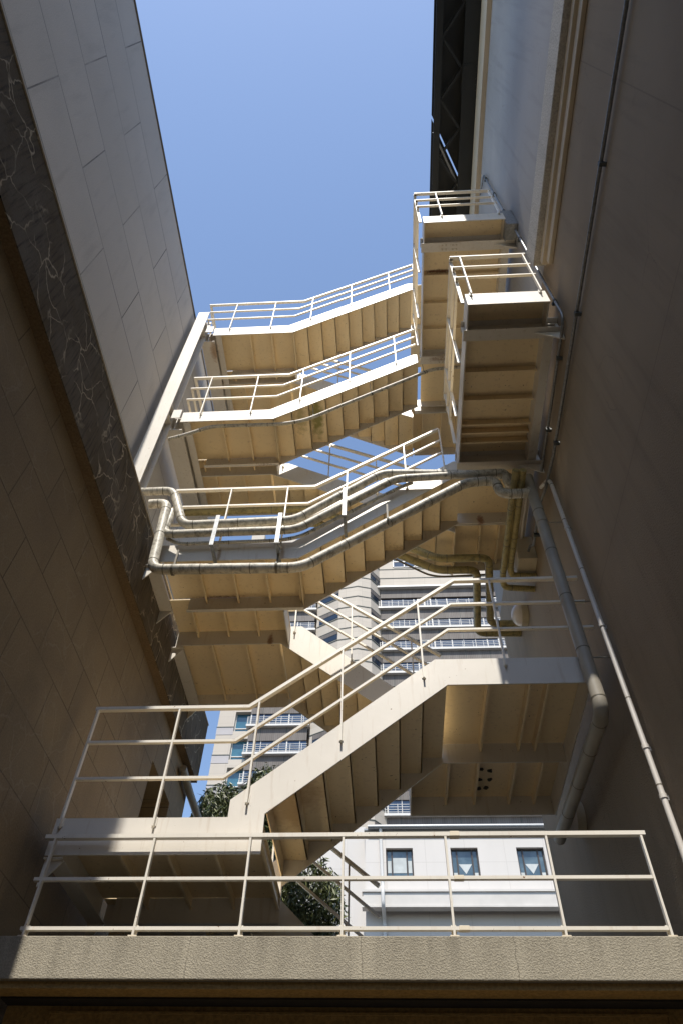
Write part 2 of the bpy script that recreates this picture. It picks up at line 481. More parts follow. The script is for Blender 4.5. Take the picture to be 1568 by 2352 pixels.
M['seam'] = plain('pipe_seam', (0.16, 0.14, 0.10), 0.6)
M['pvc'] = plain('white_pvc', (0.66, 0.62, 0.57), 0.4, 0, 0.12, 5)
M['box_paint'] = paint('box_paint', (0.56, 0.50, 0.38), 0.5)
M['lamp_glass'] = plain('opal_lamp_glass', (0.75, 0.70, 0.68), 0.25, 0, 0.03)
M['dark_void'] = plain('dark_doorway', (0.05, 0.045, 0.04), 0.9)
M['asphalt'] = plain('asphalt', (0.042, 0.039, 0.036), 0.9, 0, 0.3, 6, 0.4, 80)
# far buildings
def facade_panels(name, c, bw, rh, mort=(0.35,0.32,0.28), msz=0.03, var=0.07):
    m, nt, b = new_mat(name)
    g = N(nt, 'ShaderNodeNewGeometry')
    sx = N(nt, 'ShaderNodeSeparateXYZ'); nt.links.new(g.outputs['Position'], sx.inputs[0])
    cx = N(nt, 'ShaderNodeCombineXYZ')
    nt.links.new(sx.outputs['X'], cx.inputs['X']); nt.links.new(sx.outputs['Z'], cx.inputs['Y'])
    br = N(nt, 'ShaderNodeTexBrick'); br.offset = 0.0
    br.inputs['Scale'].default_value = 1.0; br.inputs['Mortar Size'].default_value = msz
    br.inputs['Brick Width'].default_value = bw; br.inputs['Row Height'].default_value = rh
    br.inputs['Color1'].default_value = (*c, 1); br.inputs['Color2'].default_value = (*scale_c(c, 1-var), 1)
    br.inputs['Mortar'].default_value = (*mort, 1)
    nt.links.new(cx.outputs[0], br.inputs['Vector'])
    p = pos(nt, (1, 1, 0.3))
    base = mix(nt, mix(nt, 1.0, ramp(nt, noise(nt, p, 0.6, 5), 0.4, 0.75), (0.4,)*3, 'MULTIPLY'), br.outputs['Color'], scale_c(c, 0.8))
    nt.links.new(base, b.inputs['Base Color']); b.inputs['Roughness'].default_value = 0.7
    return m
M['tower_cream'] = facade_panels('tower_cream_panels', (0.46, 0.41, 0.35), 1.9, 0.8, (0.37,0.33,0.28), 0.02)
M['tower_lilac'] = facade_panels('tower_grey_panels', (0.38, 0.36, 0.365), 1.9, 0.8, (0.36,0.34,0.35), 0.02)
def ribbed():
    m, nt, b = new_mat('tower_ribbed_spandrel')
    p = pos(nt)
    w = N(nt, 'ShaderNodeTexWave', wave_type='BANDS', bands_direction='X'); w.inputs['Scale'].default_value = 1.6
    nt.links.new(p, w.inputs['Vector'])
    st = pos(nt, (1.6, 1, 0.15))
    base = mix(nt, ramp(nt, noise(nt, st, 1.1, 5), 0.35, 0.7), (0.085, 0.072, 0.065), (0.155, 0.14, 0.13))
    base = mix(nt, 0.35, base, mix(nt, w.outputs['Fac'], (0.06,0.05,0.046), (0.15,0.13,0.12)))
    nt.links.new(base, b.inputs['Base Color']); b.inputs['Roughness'].default_value = 0.7
    return m
M['spandrel'] = ribbed()
M['joint'] = plain('dark_joint', (0.03, 0.045, 0.04), 0.6)
M['white_metal'] = plain('white_metal', (0.56, 0.55, 0.53), 0.45, 0, 0.08)
def glassmat(name, c, rough=0.06, c2=None, sc=0.5):
    m, nt, b = new_mat(name)
    p = pos(nt)
    base = mix(nt, ramp(nt, noise(nt, p, sc, 3), 0.38, 0.62), c, c2 if c2 else scale_c(c, 0.6))
    nt.links.new(base, b.inputs['Base Color']); b.inputs['Roughness'].default_value = rough
    b.inputs['Specular IOR Level'].default_value = 0.8
    return m
M['glass'] = glassmat('tower_glass', (0.022, 0.052, 0.105), 0.08, (0.012, 0.03, 0.065))
M['glass_dim'] = glassmat('dim_glass', (0.012, 0.022, 0.04), 0.1)
M['glass_teal'] = glassmat('big_window_glass', (0.03, 0.10, 0.16), 0.05, (0.05, 0.16, 0.22))
M['glass_dark'] = glassmat('dark_window_glass', (0.05, 0.085, 0.11), 0.06, (0.10, 0.15, 0.18), 1.5)
M['white_wall'] = facade_panels('white_wall_render', (0.55, 0.52, 0.49), 2.0, 3.05, (0.46,0.43,0.40), 0.015, 0.02)
M['white_trim'] = plain('white_trim', (0.55, 0.52, 0.48), 0.6, 0, 0.15, 1.2)
M['brown_frame'] = plain('brown_frame', (0.035, 0.024, 0.02), 0.45)
M['blind_and_reflection'] = plain('window_blind_and_reflection', (0.50, 0.53, 0.53), 0.8, 0, 0.25, 2)
def leafmat():
    m, nt, b = new_mat('leaves')
    o = N(nt, 'ShaderNodeNewGeometry')
    n2 = N(nt, 'ShaderNodeTexWhiteNoise', noise_dimensions='1D')
    nt.links.new(o.outputs['Random Per Island'], n2.inputs['W'])
    base = mix(nt, n2.outputs['Value'], (0.035, 0.055, 0.018), (0.12, 0.135, 0.045))
    nt.links.new(base, b.inputs['Base Color']); b.inputs['Roughness'].default_value = 0.45
    b.inputs['Specular IOR Level'].default_value = 0.5
    return m
M['leaf'] = leafmat()
M['bark'] = plain('bark', (0.12, 0.09, 0.065), 0.9, 0, 0.4, 12, 0.5)

# ------------------------------------------------------------------ setting
g = MB(); g.add([(-400,-400,0),(400,-400,0),(400,400,0),(-400,400,0)], [(0,1,2,3)])
tag(g.build('ground', M['asphalt']), kind='structure')

# ---- left building: stone tile wall, stained band with setback, grey panel wall above
XL, XT, XP = -2.97, -3.10, -3.70
lb = empty('stone_clad_building', (-3.5, 3, 0), 'tall stone clad building on the left, dark stained band between tile wall and grey panels', 'building')
b = MB()
b.box(-9, XT, -8, 8.40, 0, 7.74); b.box(-9, XT, 9.50, 10.25, 0, 7.74)
b.box(-9, XT, 8.40, 9.50, 6.87, 7.74); b.box(-9, XT-0.9, 8.401, 9.499, 0, 6.869)
b.build('tiled_wall', M['tile_wall'], lb)
b = MB(); b.box(-9, XL, -8, 10.25, 7.62+0.12, 8.68); b.box(XL-0.012, XL, -8, 10.25, 7.62, 7.7395)
b.build('stained_band', M['band'], lb)
b = MB(); b.box(XT+0.001, XL-0.013, -8, 10.25, 7.622, 7.7385); b.build('band_soffit', M['soffit'], lb)
b = MB(); b.box(-3.35, XL+0.012, -8, 10.25, 8.681, 8.70); b.build('band_coping', M['cornice'], lb)
b = MB(); b.box(-9, XP, -8, 10.25, 8.685, 15.73); b.build('panel_wall', M['panel_wall'], lb)
b = MB(); b.box(-9, -2.66, -1.15, -1.0, 16.15, 19.2); b.box(-4.6, -4.5, -1.13, -1.02, 15.74, 16.15); b.box(-8, -7.9, -1.13, -1.02, 15.74, 16.15); b.build('unseen_shadow_slab', M['panel_wall'], lb)  # unseen slab added over the roof to shade the lowest landing's left end
b = MB(); b.box(-9, XP+0.02, -8, 10.25, 15.733, 15.77); b.build('roof_edge', M['seam'], lb)
b = MB(); b.tube(fillet([(-3.03, 9.55, 7.46), (-3.01, 10.1, 7.36), (-3.0, 11.0, 7.33)], 0.2), 0.06); 
dct = b.build('flexible_duct', M['drain']); tag(dct, 'short grey ribbed duct under the stained band at the far end of the left wall', 'duct')

# ---- right building
XR = 2.40
rb = empty('plaster_building', (4.5, 3, 0), 'tall plastered building on the right with a rough string course and dark roof steelwork', 'building')
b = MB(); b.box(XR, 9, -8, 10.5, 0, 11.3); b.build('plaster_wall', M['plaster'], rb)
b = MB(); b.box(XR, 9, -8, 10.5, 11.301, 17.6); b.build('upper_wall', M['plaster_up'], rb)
b = MB(); b.box(2.22, 2.399, -8, 3.47, 11.17, 11.69); b.build('string_course', M['ledge'], rb, 0.012)
b = MB(); b.box(2.30, 2.399, -8, 3.40, 11.02, 11.168); b.box(2.345, 2.399, -8, 3.34, 10.86, 11.018)
b.build('moulding', M['cornice'], rb, 0.008)
b = MB(); b.box(2.31, 9, -8, 10.5, 17.602, 18.35); b.build('cornice', M['cornice'], rb)
st = MB(); hw = 0.035
st.prism_z([(1.45,0.3),(8,0.3),(8,4.10-hw),(2.07,4.10-hw),(1.45,2.91-hw)], 18.95, 18.97)
st.prism_z([(1.45,2.91+hw),(2.07,4.10+hw),(8,4.10+hw),(8,8.9),(1.45,8.9)], 18.95, 18.97)
st.box(2.08, 8, 4.10-hw, 4.10+hw, 18.95, 18.97)
roof = st.build('roof_steelwork', M['steel'], rb)
st = MB(); st.box(2.02, 2.34, 0.3, 8.9, 18.42, 18.44); st.box(2.17, 2.19, 0.3, 8.9, 18.44, 18.95); st.build('girder', M['steel'], roof)
st = MB(); st.box(1.46, 1.60, 0.3, 8.9, 18.50, 18.52); st.box(1.52, 1.54, 0.3, 8.9, 18.52, 18.95); st.build('edge_beam', M['steel'], roof)
k = 0
for y in [x*1.1+0.35 for x in range(7)]:
    s2 = MB(); s2.bar((1.60, y, 18.56), (2.02, y+0.55, 18.56), 0.07, 0.05, (0,0,1)); s2.build('brace', M['steel'], roof)
    s2 = MB(); s2.bar((1.60, y+1.1, 18.58), (2.02, y+0.55, 18.58), 0.07, 0.05, (0,0,1)); s2.build('brace', M['steel'], roof)
s2 = MB(); s2.bar((1.47, 3.14, 18.56), (2.09, 4.33, 18.56), 0.05, 0.04, (0,0,1)); s2.build('brace', M['galv'], roof)
for y in (1.9, 4.9):
    s2 = MB(); s2.box(2.01, 2.35, y, y+0.55, 18.405, 18.419)
    for i in range(5):
        for x in (2.06, 2.30):
            s2.cyl((x, y+0.06+i*0.108, 18.385), (x, y+0.06+i*0.108, 18.405), 0.017, 6, False)
    s2.build('splice_plate', M['steel'], roof)

# ---- unseen block added behind the viewer to darken the lower alley
bk = MB(); bk.box(-30, 30, -24, -9, 0, 9); bk.box(-3.0, 2.3, -9.0, -8.9, 8.2, 9.2)
tag(bk.build('unseen_shade_block', M['plaster']), 'unseen plain block added behind the viewer to shade the alley', 'building')

# ------------------------------------------------------------------ fire escape staircase
fe = empty('fire_escape_staircase', (-0.4, 7.0, 3.5), 'cream painted steel fire escape zigzagging up between the two walls', 'staircase')
YN = 6.0
SP = [-2.90, -2.05, -1.24, -0.40, 0.45]         # railing posts repeat at every level
W_T, H_T = 0.050, 0.034
W_M, H_M = 0.036, 0.026

def railing(parent, y, paths, posts, foot, postw=0.018, postd=0.042, name='railing', axis='x'):
    side = (0,1,0) if axis == 'x' else (1,0,0)
    mb = MB()
    for i, pth in enumerate(paths):
        w, h = (W_T, H_T) if i == 0 else (W_M, H_M)
        mb.rail(pth, w, h, side)
    r = mb.build(name, M['cream_rail'], parent)
    for (x, z0, z1) in posts:
        p = MB()
        if axis == 'x':
            p.box(x-postw/2, x+postw/2, y-postd/2-0.002, y+postd/2-0.002, z0, z1)
            p.box(x-0.02, x+0.02, y+postd/2-0.002, y+postd/2+0.012, z0+0.02, z0+0.10)
        else:
            p.box(y-postd/2, y+postd/2, x-postw/2, x+postw/2, z0, z1)
        p.build('post', M['cream_rail'], r)
    return r

def zline(pl, x):
    for (x0, z0), (x1, z1) in zip(pl, pl[1:]):
        if x0 <= x <= x1: return z0 + (z1-z0)*(x-x0)/(x1-x0)
    return pl[-1][1] if x > pl[-1][0] else pl[0][1]

def flight_plate(parent, xa, za, xb, zb, y0, y1, run=0.27, lift=0.07):
    """folded steel treads and risers following the soffit line (xa,za)-(xb,zb); either direction in x"""
    n = max(4, round(abs(xb-xa)/run)); dx = (xb-xa)/n; dz = (zb-za)/n
    mb = MB(); t = 0.012
    for i in range(n):
        x0 = xa+dx*i; x1 = x0+dx; z1 = za+dz*(i+1)+lift; z0 = z1-dz
        mb.box(min(x0,x1), max(x0,x1)+0.0, y0, y1, z1, z1+t)
        s = 1 if dx > 0 else -1
        mb.box(min(x0, x0-s*t), max(x0, x0-s*t), y0, y1, z0, z1+t)
    return mb.build('stair_flight', M['cream_deck'], parent)

HOLES = [(1.21, 8.0), (1.32, 8.04), (1.2, 8.24), (1.33, 8.24), (1.21, 8.44), (1.3, 8.43)]
def landing(parent, x0, x1, y0, y1, zb, ribs, dz=0.25, rib_h=0.105, name='landing', mat=None):
    mb = MB(); mb.box(x0, x1, y0, y1, zb+dz, zb+dz+0.012)
    o = mb.build(name, mat or M['cream_deck'], parent)
    for x in ribs:
        r = MB(); r.box(x-0.005, x+0.005, y0, y1, zb+dz-rib_h, zb+dz-0.001)
        r.box(x-0.005, x+0.022, y0, y1, zb+dz-rib_h-0.008, zb+dz-rib_h)
        r.build('rib', M['cream_deck'], o)
    return o

def beam(parent, poly, y, t=0.014, flange=0.05, zb=None, xr=None, inward=1, name='stringer'):
    mb = MB(); mb.prism_y(poly, y, y+t)
    return mb.build(name, M['cream'], parent)

def flange(mbp, parent, x0, x1, y0, y1, z, name='beam_flange'):
    mb = MB(); mb.box(x0, x1, y0, y1, z-0.010, z); mb.build(name, M['cream'], parent)

# near flights:  (landing left x, stringer bottom bend x, bottom z, R end x, R bottom z, landing depth h, width)
levels = [
    dict(xl=-2.96, xb=-1.07, zb=4.46, xe=0.69, ze=6.20, h=0.33, w=1.47, xe2=2.12, top_bend=-1.40),
    dict(xl=-2.86, xb=-1.01, zb=8.21, xe=1.24, ze=9.93, h=0.31, w=0.95, xe2=1.26, top_bend=-1.10),
    dict(xl=-3.22, xb=-1.65, zb=11.67, xe=0.86, ze=13.50, h=0.30, w=0.95, xe2=0.86, top_bend=-1.74),
    dict(xl=-3.23, xb=-1.58, zb=15.05, xe=0.94, ze=17.05, h=0.34, w=0.95, xe2=1.0, top_bend=-1.68),
]
for li, L in enumerate(levels):
    xl, xb, zb, xe, ze, h, w, xe2, tb = [L[k] for k in ('xl','xb','zb','xe','ze','h','w','xe2','top_bend')]
    slope = (ze-zb-(0.36 if li == 0 else 0))/(xe-xb)
    if li == 0:
        zs = zb+0.36                                # the flight springs from a vertical step in the stringer
        poly = [(xl,zb),(xb,zb),(xb,zs),(xe,ze),(xe2,ze),(xe2,ze+0.335),(0.585,ze+0.335),(tb,4.955),(tb,zb+h),(xl,zb+h)]
        inner = [(xl+0.2,zb),(xb,zb),(xb,zs),(xe,ze),(xe2,ze),(xe2,ze+0.25),(0.585,ze+0.25),(tb,4.90),(tb,zb+0.25),(xl+0.2,zb+0.25)]
    else:
        zs = zb
        hs = h*1.04
        poly = [(xl,zb),(xb,zb),(xe,ze),(xe2+0.001,ze),(xe2+0.001,ze+hs),(xe-0.08,ze+hs),(tb,zb+h),(xl,zb+h)]
        inner = [(xl+0.25,zb),(xb,zb),(xe,ze),(xe2+0.9,ze),(xe2+0.9,ze+0.25),(xe-0.08,ze+0.25),(tb,zb+0.25),(xl+0.25,zb+0.25)]
    y1 = YN+w
    beam(fe, poly, YN)
    beam(fe, inner, y1-0.014)
    m2 = MB(); m2.box(xl+0.25, xb, y1-0.06, y1-0.0145, zb-0.009, zb-0.0005); m2.build('beam_flange', M['cream'], fe)
    pl = flight_plate(fe, xb, zs, xe, ze, YN+0.0145, y1-0.0145)
    # left landing, all three bays: near flight, gap, far flight
    ribs = [xb-0.03-0.44*i for i in range(5) if xb-0.03-0.44*i > xl+0.3]
    landing(fe, xl+0.02, xb, YN+0.0145, y1-0.0145, zb, ribs+[xb-0.05] if li else ribs)
    # railing on the near side
    top = [(xl-0.03, zb+h+1.16)]
    topline = [(xl, zb+h), (tb, zb+h), (xe-0.08, ze+h*1.04 if li else ze+0.335)]
    paths = []
    for hh, sh in ((1.16, 0.06 if li == 0 else 0.25), (0.775, -0.03 if li == 0 else 0.17), (0.385, -0.09 if li == 0 else 0.09)):
        bx = tb+sh
        ex = xe-0.08 if li else 0.585
        zl = zb+h+hh
        ztop = (ze+(h*1.04 if li else 0.335))
        sl = (ztop-(zb+h if li else 4.955))/(ex-tb)
        if li == 0:
            x2 = {1.16: 0.90, 0.775: 0.83, 0.385: 0.76}[hh]
            z2 = ztop+hh
            zl = {1.16: 5.935, 0.775: 5.545, 0.385: 5.155}[hh]
            paths.append([(-2.90 if hh < 1.1 else -2.93, YN-0.03, zl), (bx, YN-0.03, zl), (x2, YN-0.03, z2), (2.36, YN-0.03, z2)])
        else:
            x2 = {1: 1.01, 2: 0.84, 3: 1.05}[li]
            z2 = zl+sl*(x2-bx)
            x_start = {1: -2.86, 2: -3.24, 3: -3.52}[li] if hh > 1.1 else {1: -2.84, 2: -3.23, 3: -3.45}[li]
            paths.append([(x_start, YN-0.03, zl), (bx, YN-0.03, zl), (x2, YN-0.03, z2)])
    posts = []
    for x in SP + ([1.32] if li == 0 else [1.02] if li == 1 else [0.84] if li == 2 else [1.04]):
        if x < xl-0.03: continue
        zt = zline([(p[0], p[2]) for p in paths[0]], x)-H_T/2+0.002
        zf = zline(topline + ([(2.2, ze+0.335)] if li == 0 else [(2.2, ze+h)]), x)-(0.13 if li or x > -1.5 else 0.10)
        if li == 0 and -1.40 < x < -1.1: zf = 4.90
        if li == 2 and x > 0.8: continue
        posts.append((x, zf, zt))
    railing(fe, YN-0.03, paths, posts, None)
    if li >= 2:
        sr = MB()
        for i, pth in enumerate(paths):
            w_, h_ = (W_T, H_T) if i == 0 else (W_M, H_M)
            x0_, _, z0_ = pth[0]
            sr.bar((x0_+w_/2, YN-0.03+w_/2, z0_), (x0_+w_/2, 7.9, z0_), w_, h_, (1,0,0))
        sro = sr.build('railing', M['cream_rail'], fe)
        for yy in (7.0, 7.85):
            p = MB(); p.box(paths[0][0][0]+0.006, paths[0][0][0]+0.046, yy-0.009, yy+0.009, zb+0.2, paths[0][0][2]-0.017); p.build('post', M['cream_rail'], sro)

# far flights and the far half of the landings
def far(li, y0, y1, xl, xb, zb, xe, ze, rails=True, h=0.31, lbay=True, gap0=None, ribs0=None):
    """from left landing (xb,zb) DOWN to right landing (xe,ze)"""
    poly = [(xl,zb),(xb,zb),(xe,ze),(xe,ze+h),(xb+0.36,zb+h) if False else (xb+0.42,zb+h-0.03),(xb+0.30,zb+h),(xl,zb+h)]
    poly = [(xl,zb),(xb,zb),(xe,ze),(xe,ze+h+0.1),(xb+0.28,zb+h),(xl,zb+h)]
    beam(fe, poly, y0); beam(fe, poly, y1-0.014)
    flight_plate(fe, xe, ze, xb, zb, y0+0.0145, y1-0.0145)
    ribs = [xb-0.05-0.50*i for i in range(5) if xb-0.05-0.50*i > xl+0.12]
    landing(fe, xl+0.0, xb, y0+0.0145, y1-0.0145, zb, ribs)
    # the strip of deck between the two flights
    if gap0 is not None:
        landing(fe, xl+0.0, xb+0.12, gap0+0.001, y0-0.001, zb, [xb-0.33-0.44*i for i in range(5) if xb-0.33-0.44*i > xl+0.1])
        m2 = MB(); m2.box(xb+0.10, xb+0.114, gap0+0.001, y0-0.001, zb-0.02, zb+0.31); m2.build('end_plate', M['cream'], fe)
    if rails:
        sl = (ze-zb)/(xe-xb)
        paths = []
        yr = y0-0.035
        xs = xb+0.28
        for hh in (0.92, 0.62, 0.30):
            zt = zb+h+hh
            paths.append([(xs-0.25, yr, zt), (xs, yr, zt), (xe+0.1, yr, zt+sl*(xe+0.1-xs))])
        posts = []
        for x in (xs-0.1, xs+0.72, xs+1.55):
            if x > xe+0.12: continue
            zt = zline([(p[0], p[2]) for p in paths[0]], x)-0.01
            posts.append((x, zt-1.05, zt))
        railing(fe, yr, paths, posts, None)

far(1, 7.61, 9.10, -2.90, -1.39, 8.20, 0.72, 6.52, gap0=6.95)
far(2, 7.13, 8.05, -3.18, -1.80, 11.67, 1.22, 9.95, gap0=6.95)
far(3, 7.13, 8.05, -3.20, -1.72, 15.05, 0.77, 13.42, gap0=6.95)
far(0, 7.61, 9.10, -2.90, -1.39, 4.46, -0.18, 3.50, gap0=7.47)

# right landings: lowest one between the walls, two galleries running towards the viewer
landing(fe, 0.70, 2.14, YN+0.0145, 7.455, 6.20, [1.14, 1.58, 1.77])
o = landing(fe, 0.34, 2.14, 7.471, 8.65, 6.20, [0.78, 1.14, 1.58, 1.9])
for hx, hy in HOLES:
    hm = MB(); pts = []
    for a in range(11):
        rr_ = 0.034*random.uniform(0.6, 1.25); pts.append((hx+rr_*math.cos(a*0.571), hy+rr_*math.sin(a*0.571)))
    hm.prism_z(pts, 6.437, 6.4495); hm.build('torn_hole', M['dark_void'], o)
m2 = MB(); m2.box(0.325, 0.339, 7.471, 8.66, 6.20, 6.50); m2.build('edge_beam', M['cream'], fe)
m2 = MB(); m2.box(0.34, 2.14, 8.651, 8.665, 6.20, 6.50); m2.build('edge_beam', M['cream'], fe)
m2 = MB(); m2.box(2.141, 2.156, 6.0, 8.66, 6.18, 6.52); m2.build('edge_beam', M['cream'], fe)

def gallery(x0, x1, zb, zt, ribs, ysplice, rail_x, rail_end_x, rail_z, far_end, name):
    """long balcony along the right wall, y from 3.5 to the stair"""
    y0 = 3.50
    gb = MB(); gb.box(x0+0.017, x1-0.017, y0+0.015, 7.06, zb+0.24, zb+0.252)
    go = gb.build('gallery_deck', M['cream_deck'], fe)
    m = MB(); m.box(x0, x1, y0, y0+0.014, zb, zt); m.build('fascia', M['cream'], go)
    m = MB(); m.box(x0, x0+0.016, y0+0.0145, 5.99, zb, zt); m.build('edge_beam', M['cream'], go)
    m = MB(); m.box(x1-0.016, x1, y0+0.0145, 8.0, zb+0.013, zt); m.box(x1-0.016, x1+0.10, y0+0.30, 8.0, zb, zb+0.012); m.build('edge_beam', M['cream'], go)
    for y in ribs:
        m = MB(); m.box(x0+0.017, x1-0.017, y-0.005, y+0.005, zb+0.13, zb+0.239); m.box(x0+0.017, x1-0.017, y-0.005, y+0.02, zb+0.122, zb+0.13)
        m.build('rib', M['cream_deck'], go)
    # cantilever beams out of the wall
    for yb in (3.82, 5.85):
        xs = x0-0.04 if yb < 5 else x0-0.02
        m = MB()
        zf = zb-0.03
        m.box(xs, XR-0.001, yb, yb+0.15, zf-0.010, zf); m.box(xs, XR-0.001, yb+0.068, yb+0.082, zf, zb+0.238)
        m.box(xs, XR-0.001, yb+0.0, yb+0.15, zb+0.226, zb+0.2385)
        m.prism_y([(XR-0.34, zf-0.011), (XR-0.001, zf-0.011), (XR-0.001, zf-0.22), (XR-0.02, zf-0.22)], yb+0.065, yb+0.08)
        cb = m.build('cantilever_beam', M['cream'], fe)
        if ysplice:
            p = MB(); p.box(xs+0.30, xs+0.62, yb+0.008, yb+0.142, zf-0.022, zf-0.0105)
            p.build('splice_plate', M['cream'], cb)
            for ix in (0.345, 0.405, 0.515, 0.575):
                for iy in (0.04, 0.11):
                    bt = MB(); bt.cyl((xs+ix, yb+iy, zf-0.038), (xs+ix, yb+iy, zf-0.022), 0.015, 6, False); bt.build('bolt', M['bolt'], cb)
    # far part behind the near flight
    landing(fe, x0-0.16, x1-0.017, 7.075, 8.03, zb, [x0+0.05, x0+0.42, x0+0.72])
    m = MB(); m.box(x0-0.1, x1-0.017, 7.06, 7.074, zb, zt); m.build('edge_beam', M['cream'], fe)
    m = MB(); m.box(x0-0.1, x1, 8.03, 8.045, zb, zt); m.build('edge_beam', M['cream'], fe)
    # end railing facing the viewer
    yr = y0-0.035
    pths = [[(rail_end_x[0], yr, z), (2.19, yr, z)] for z in rail_z]
    railing(fe, yr, pths, [(rail_x+0.12 if zb < 12 else 1.22, zt-0.10, rail_z[0]-0.015), (2.15, zt-0.10, rail_z[0]-0.015)], None)
    # side railing along the gallery
    m = MB()
    for i, z in enumerate(rail_z):
        w, h = (W_T, H_T) if i == 0 else (W_M, H_M)
        m.bar((rail_x, y0-0.03, z), (rail_x, far_end, z), w, h, (1,0,0))
    rr = m.build('railing', M['cream_rail'], fe)
    for y in (3.53, 4.35, 5.17, far_end-0.1):
        p = MB(); p.box(rail_x-0.021, rail_x+0.021, y-0.009, y+0.009, zb+0.12, rail_z[0]-0.0175); p.build('post', M['cream_rail'], rr)
    return go
gallery(1.21, 2.22, 10.04, 10.38, [4.5, 4.93, 5.32, 5.46, 5.62], False, 1.16, (1.14, 0), (11.62, 11.23, 10.85), 5.72, 'gallery')
gallery(0.91, 2.22, 13.45, 13.77, [4.42, 4.92, 5.40], True, 0.86, (0.84, 0), (15.0, 14.6, 14.23), 5.80, 'gallery')
landing(fe, 0.95, 2.2, 6.0, 8.05, 17.05, [1.4, 1.8])

# steel column on the setback carrying the upper landings, and wall brackets
c = MB()
c.box(-3.60, -3.37, 5.80, 5.82, 8.71, 15.78); c.box(-3.60, -3.37, 6.03, 6.05, 8.71, 15.78); c.box(-3.492, -3.478, 5.82, 6.03, 8.71, 15.78)
co = c.build('column', M['cream'], fe)
c = MB(); c.box(-3.66, -3.31, 5.74, 6.11, 8.705, 8.725); c.build('base_plate', M['cream'], co)
for zb in (11.67, 15.05):
    c = MB(); c.box(-3.37, -3.22, 5.93, 5.945, zb+0.02, zb+0.28); c.box(-3.478, -3.371, 5.821, 6.029, zb+0.29, zb+0.302); c.box(-3.478, -3.371, 5.821, 6.029, zb-0.012, zb)
    c.build('bracket', M['cream'], co)
    c = MB(); c.box(-3.45, -3.17, 6.06, 8.3, zb-0.15, zb-0.135); c.box(-3.317, -3.303, 6.06, 8.3, zb-0.135, zb+0.20); c.box(-3.45, -3.17, 6.06, 8.3, zb+0.20, zb+0.215); c.build('edge_beam', M['cream'], fe)
    c = MB(); c.box(-3.165, -3.05, 6.02, 8.0, zb-0.012, zb-0.002); c.box(-3.165, -3.155, 6.02, 8.0, zb-0.002, zb+0.24); c.build('edge_angle', M['cream'], fe)
for zb, ys in ((8.20, ((6.02, 6.94), (7.63, 9.09))), (4.46, ((6.02, 7.45),))):
    for ya, yb in ys:
        c = MB(); c.box(-2.968, -2.80, ya, yb, zb-0.02, zb-0.008); c.box(-2.91, -2.895, ya, yb, zb-0.008, zb+0.24); c.build('edge_beam', M['cream'], fe)
        for yy in (ya+0.04, yb-0.06):
            c = MB(); c.prism_y([(-2.968, zb-0.021), (-2.80, zb-0.021), (-2.968, zb-0.24)], yy, yy+0.014); c.build('bracket', M['cream'], fe)

# ------------------------------------------------------------------ footbridge in front
fb = empty('footbridge', (-0.3, 6.6, 2.3), 'low stucco footbridge with a cream pipe railing across the alley at the bottom', 'footbridge')
b = MB(); b.box(-3.095, 2.395, 5.88, 6.10, 3.479, 3.776); b.build('parapet', M['stucco'], fb, 0.008)
b = MB(); b.box(-3.095, 2.395, 5.925, 6.10, 3.433, 3.478); b.build('drip_edge', M['beam_stucco'], fb)
b = MB(); b.box(-2.965, 2.395, 6.101, 9.6, 3.42, 3.60); b.build('deck', M['asphalt'], fb)
b = MB(); b.box(-2.965, 2.395, 6.26, 6.60, 2.2, 3.419); b.build('beam', M['beam_stucco'], fb)
b = MB(); b.box(-2.62, 2.05, 6.235, 6.259, 3.365, 3.38); b.box(-2.62, -2.605, 6.235, 6.259, 2.3, 3.364); b.box(2.035, 2.05, 6.235, 6.259, 2.3, 3.364)
b.build('panel_moulding', M['beam_stucco'], fb)
yb_ = 5.915
zz = (4.571, 4.214, 3.836)
pths = [[(-2.955, yb_, zz[0]), (2.17, yb_, zz[0])], [(-2.93, yb_, zz[1]), (2.12, yb_, zz[1])], [(-2.90, yb_, zz[2]), (2.12, yb_, zz[2])]]
fbr = railing(fb, yb_, pths, [(x, 3.77, 4.554) for x in (-2.862, -1.985, -1.15, -0.355, 0.505, 1.345, 2.13)], None)

for z_, h_, w_ in ((zz[0], H_T, W_T), (zz[1], H_M, W_M), (zz[2], H_M, W_M)):
    m = MB(); m.box(0.545, 0.625, yb_-w_/2-0.006, yb_+w_/2+0.006, z_-h_/2-0.004, z_+h_/2+0.004)
    m.build('splice_sleeve', M['rusty'], fbr, 0.003)
for x in (-2.862, -1.985, -1.15, -0.355, 0.505, 1.345, 2.13):
    m = MB(); m.box(x-0.035, x+0.035, yb_-0.025, yb_+0.05, 3.7765, 3.785); m.build('base_plate', M['rusty'], fbr)

# ------------------------------------------------------------------ pipes on the staircase
def pipe(name, pts, r, mat, label, cat, fr=0.14, seg=16, seams=(), nf=4, group=None):
    pth = fillet(pts, fr, nf)
    mb = MB(); mb.tube(pth, r, seg, True)
    o = mb.build(name, mat)
    tag(o, label, cat, group)
    # seam bands at the elbows and every so often
    P = [Vector(p) for p in pts]
    for i in range(len(P)-1):
        d = P[i+1]-P[i]; ln = d.length; t = d.normalized()
        if ln < 0.25: continue
        ps = [min(fr*1.02, ln*0.49), ln-min(fr*1.02, ln*0.49)]
        k = int(ln//0.9)
        ps += [ln*(j+1)/(k+1) for j in range(k)]
        for s in ps:
            if (i == 0 and s == ps[0]) or (i == len(P)-2 and s == ps[1]): continue
            q = P[i]+t*s
            if seams is not None:
                sm = MB(); sm.tube([q-t*0.006, q+t*0.006], r*1.035, seg, True); sm.build('seam', M['seam'], o)
    return o
G_OL = 'olive jacketed pipes behind the staircase'; G_IN = 'insulated pipes along the stair railing'
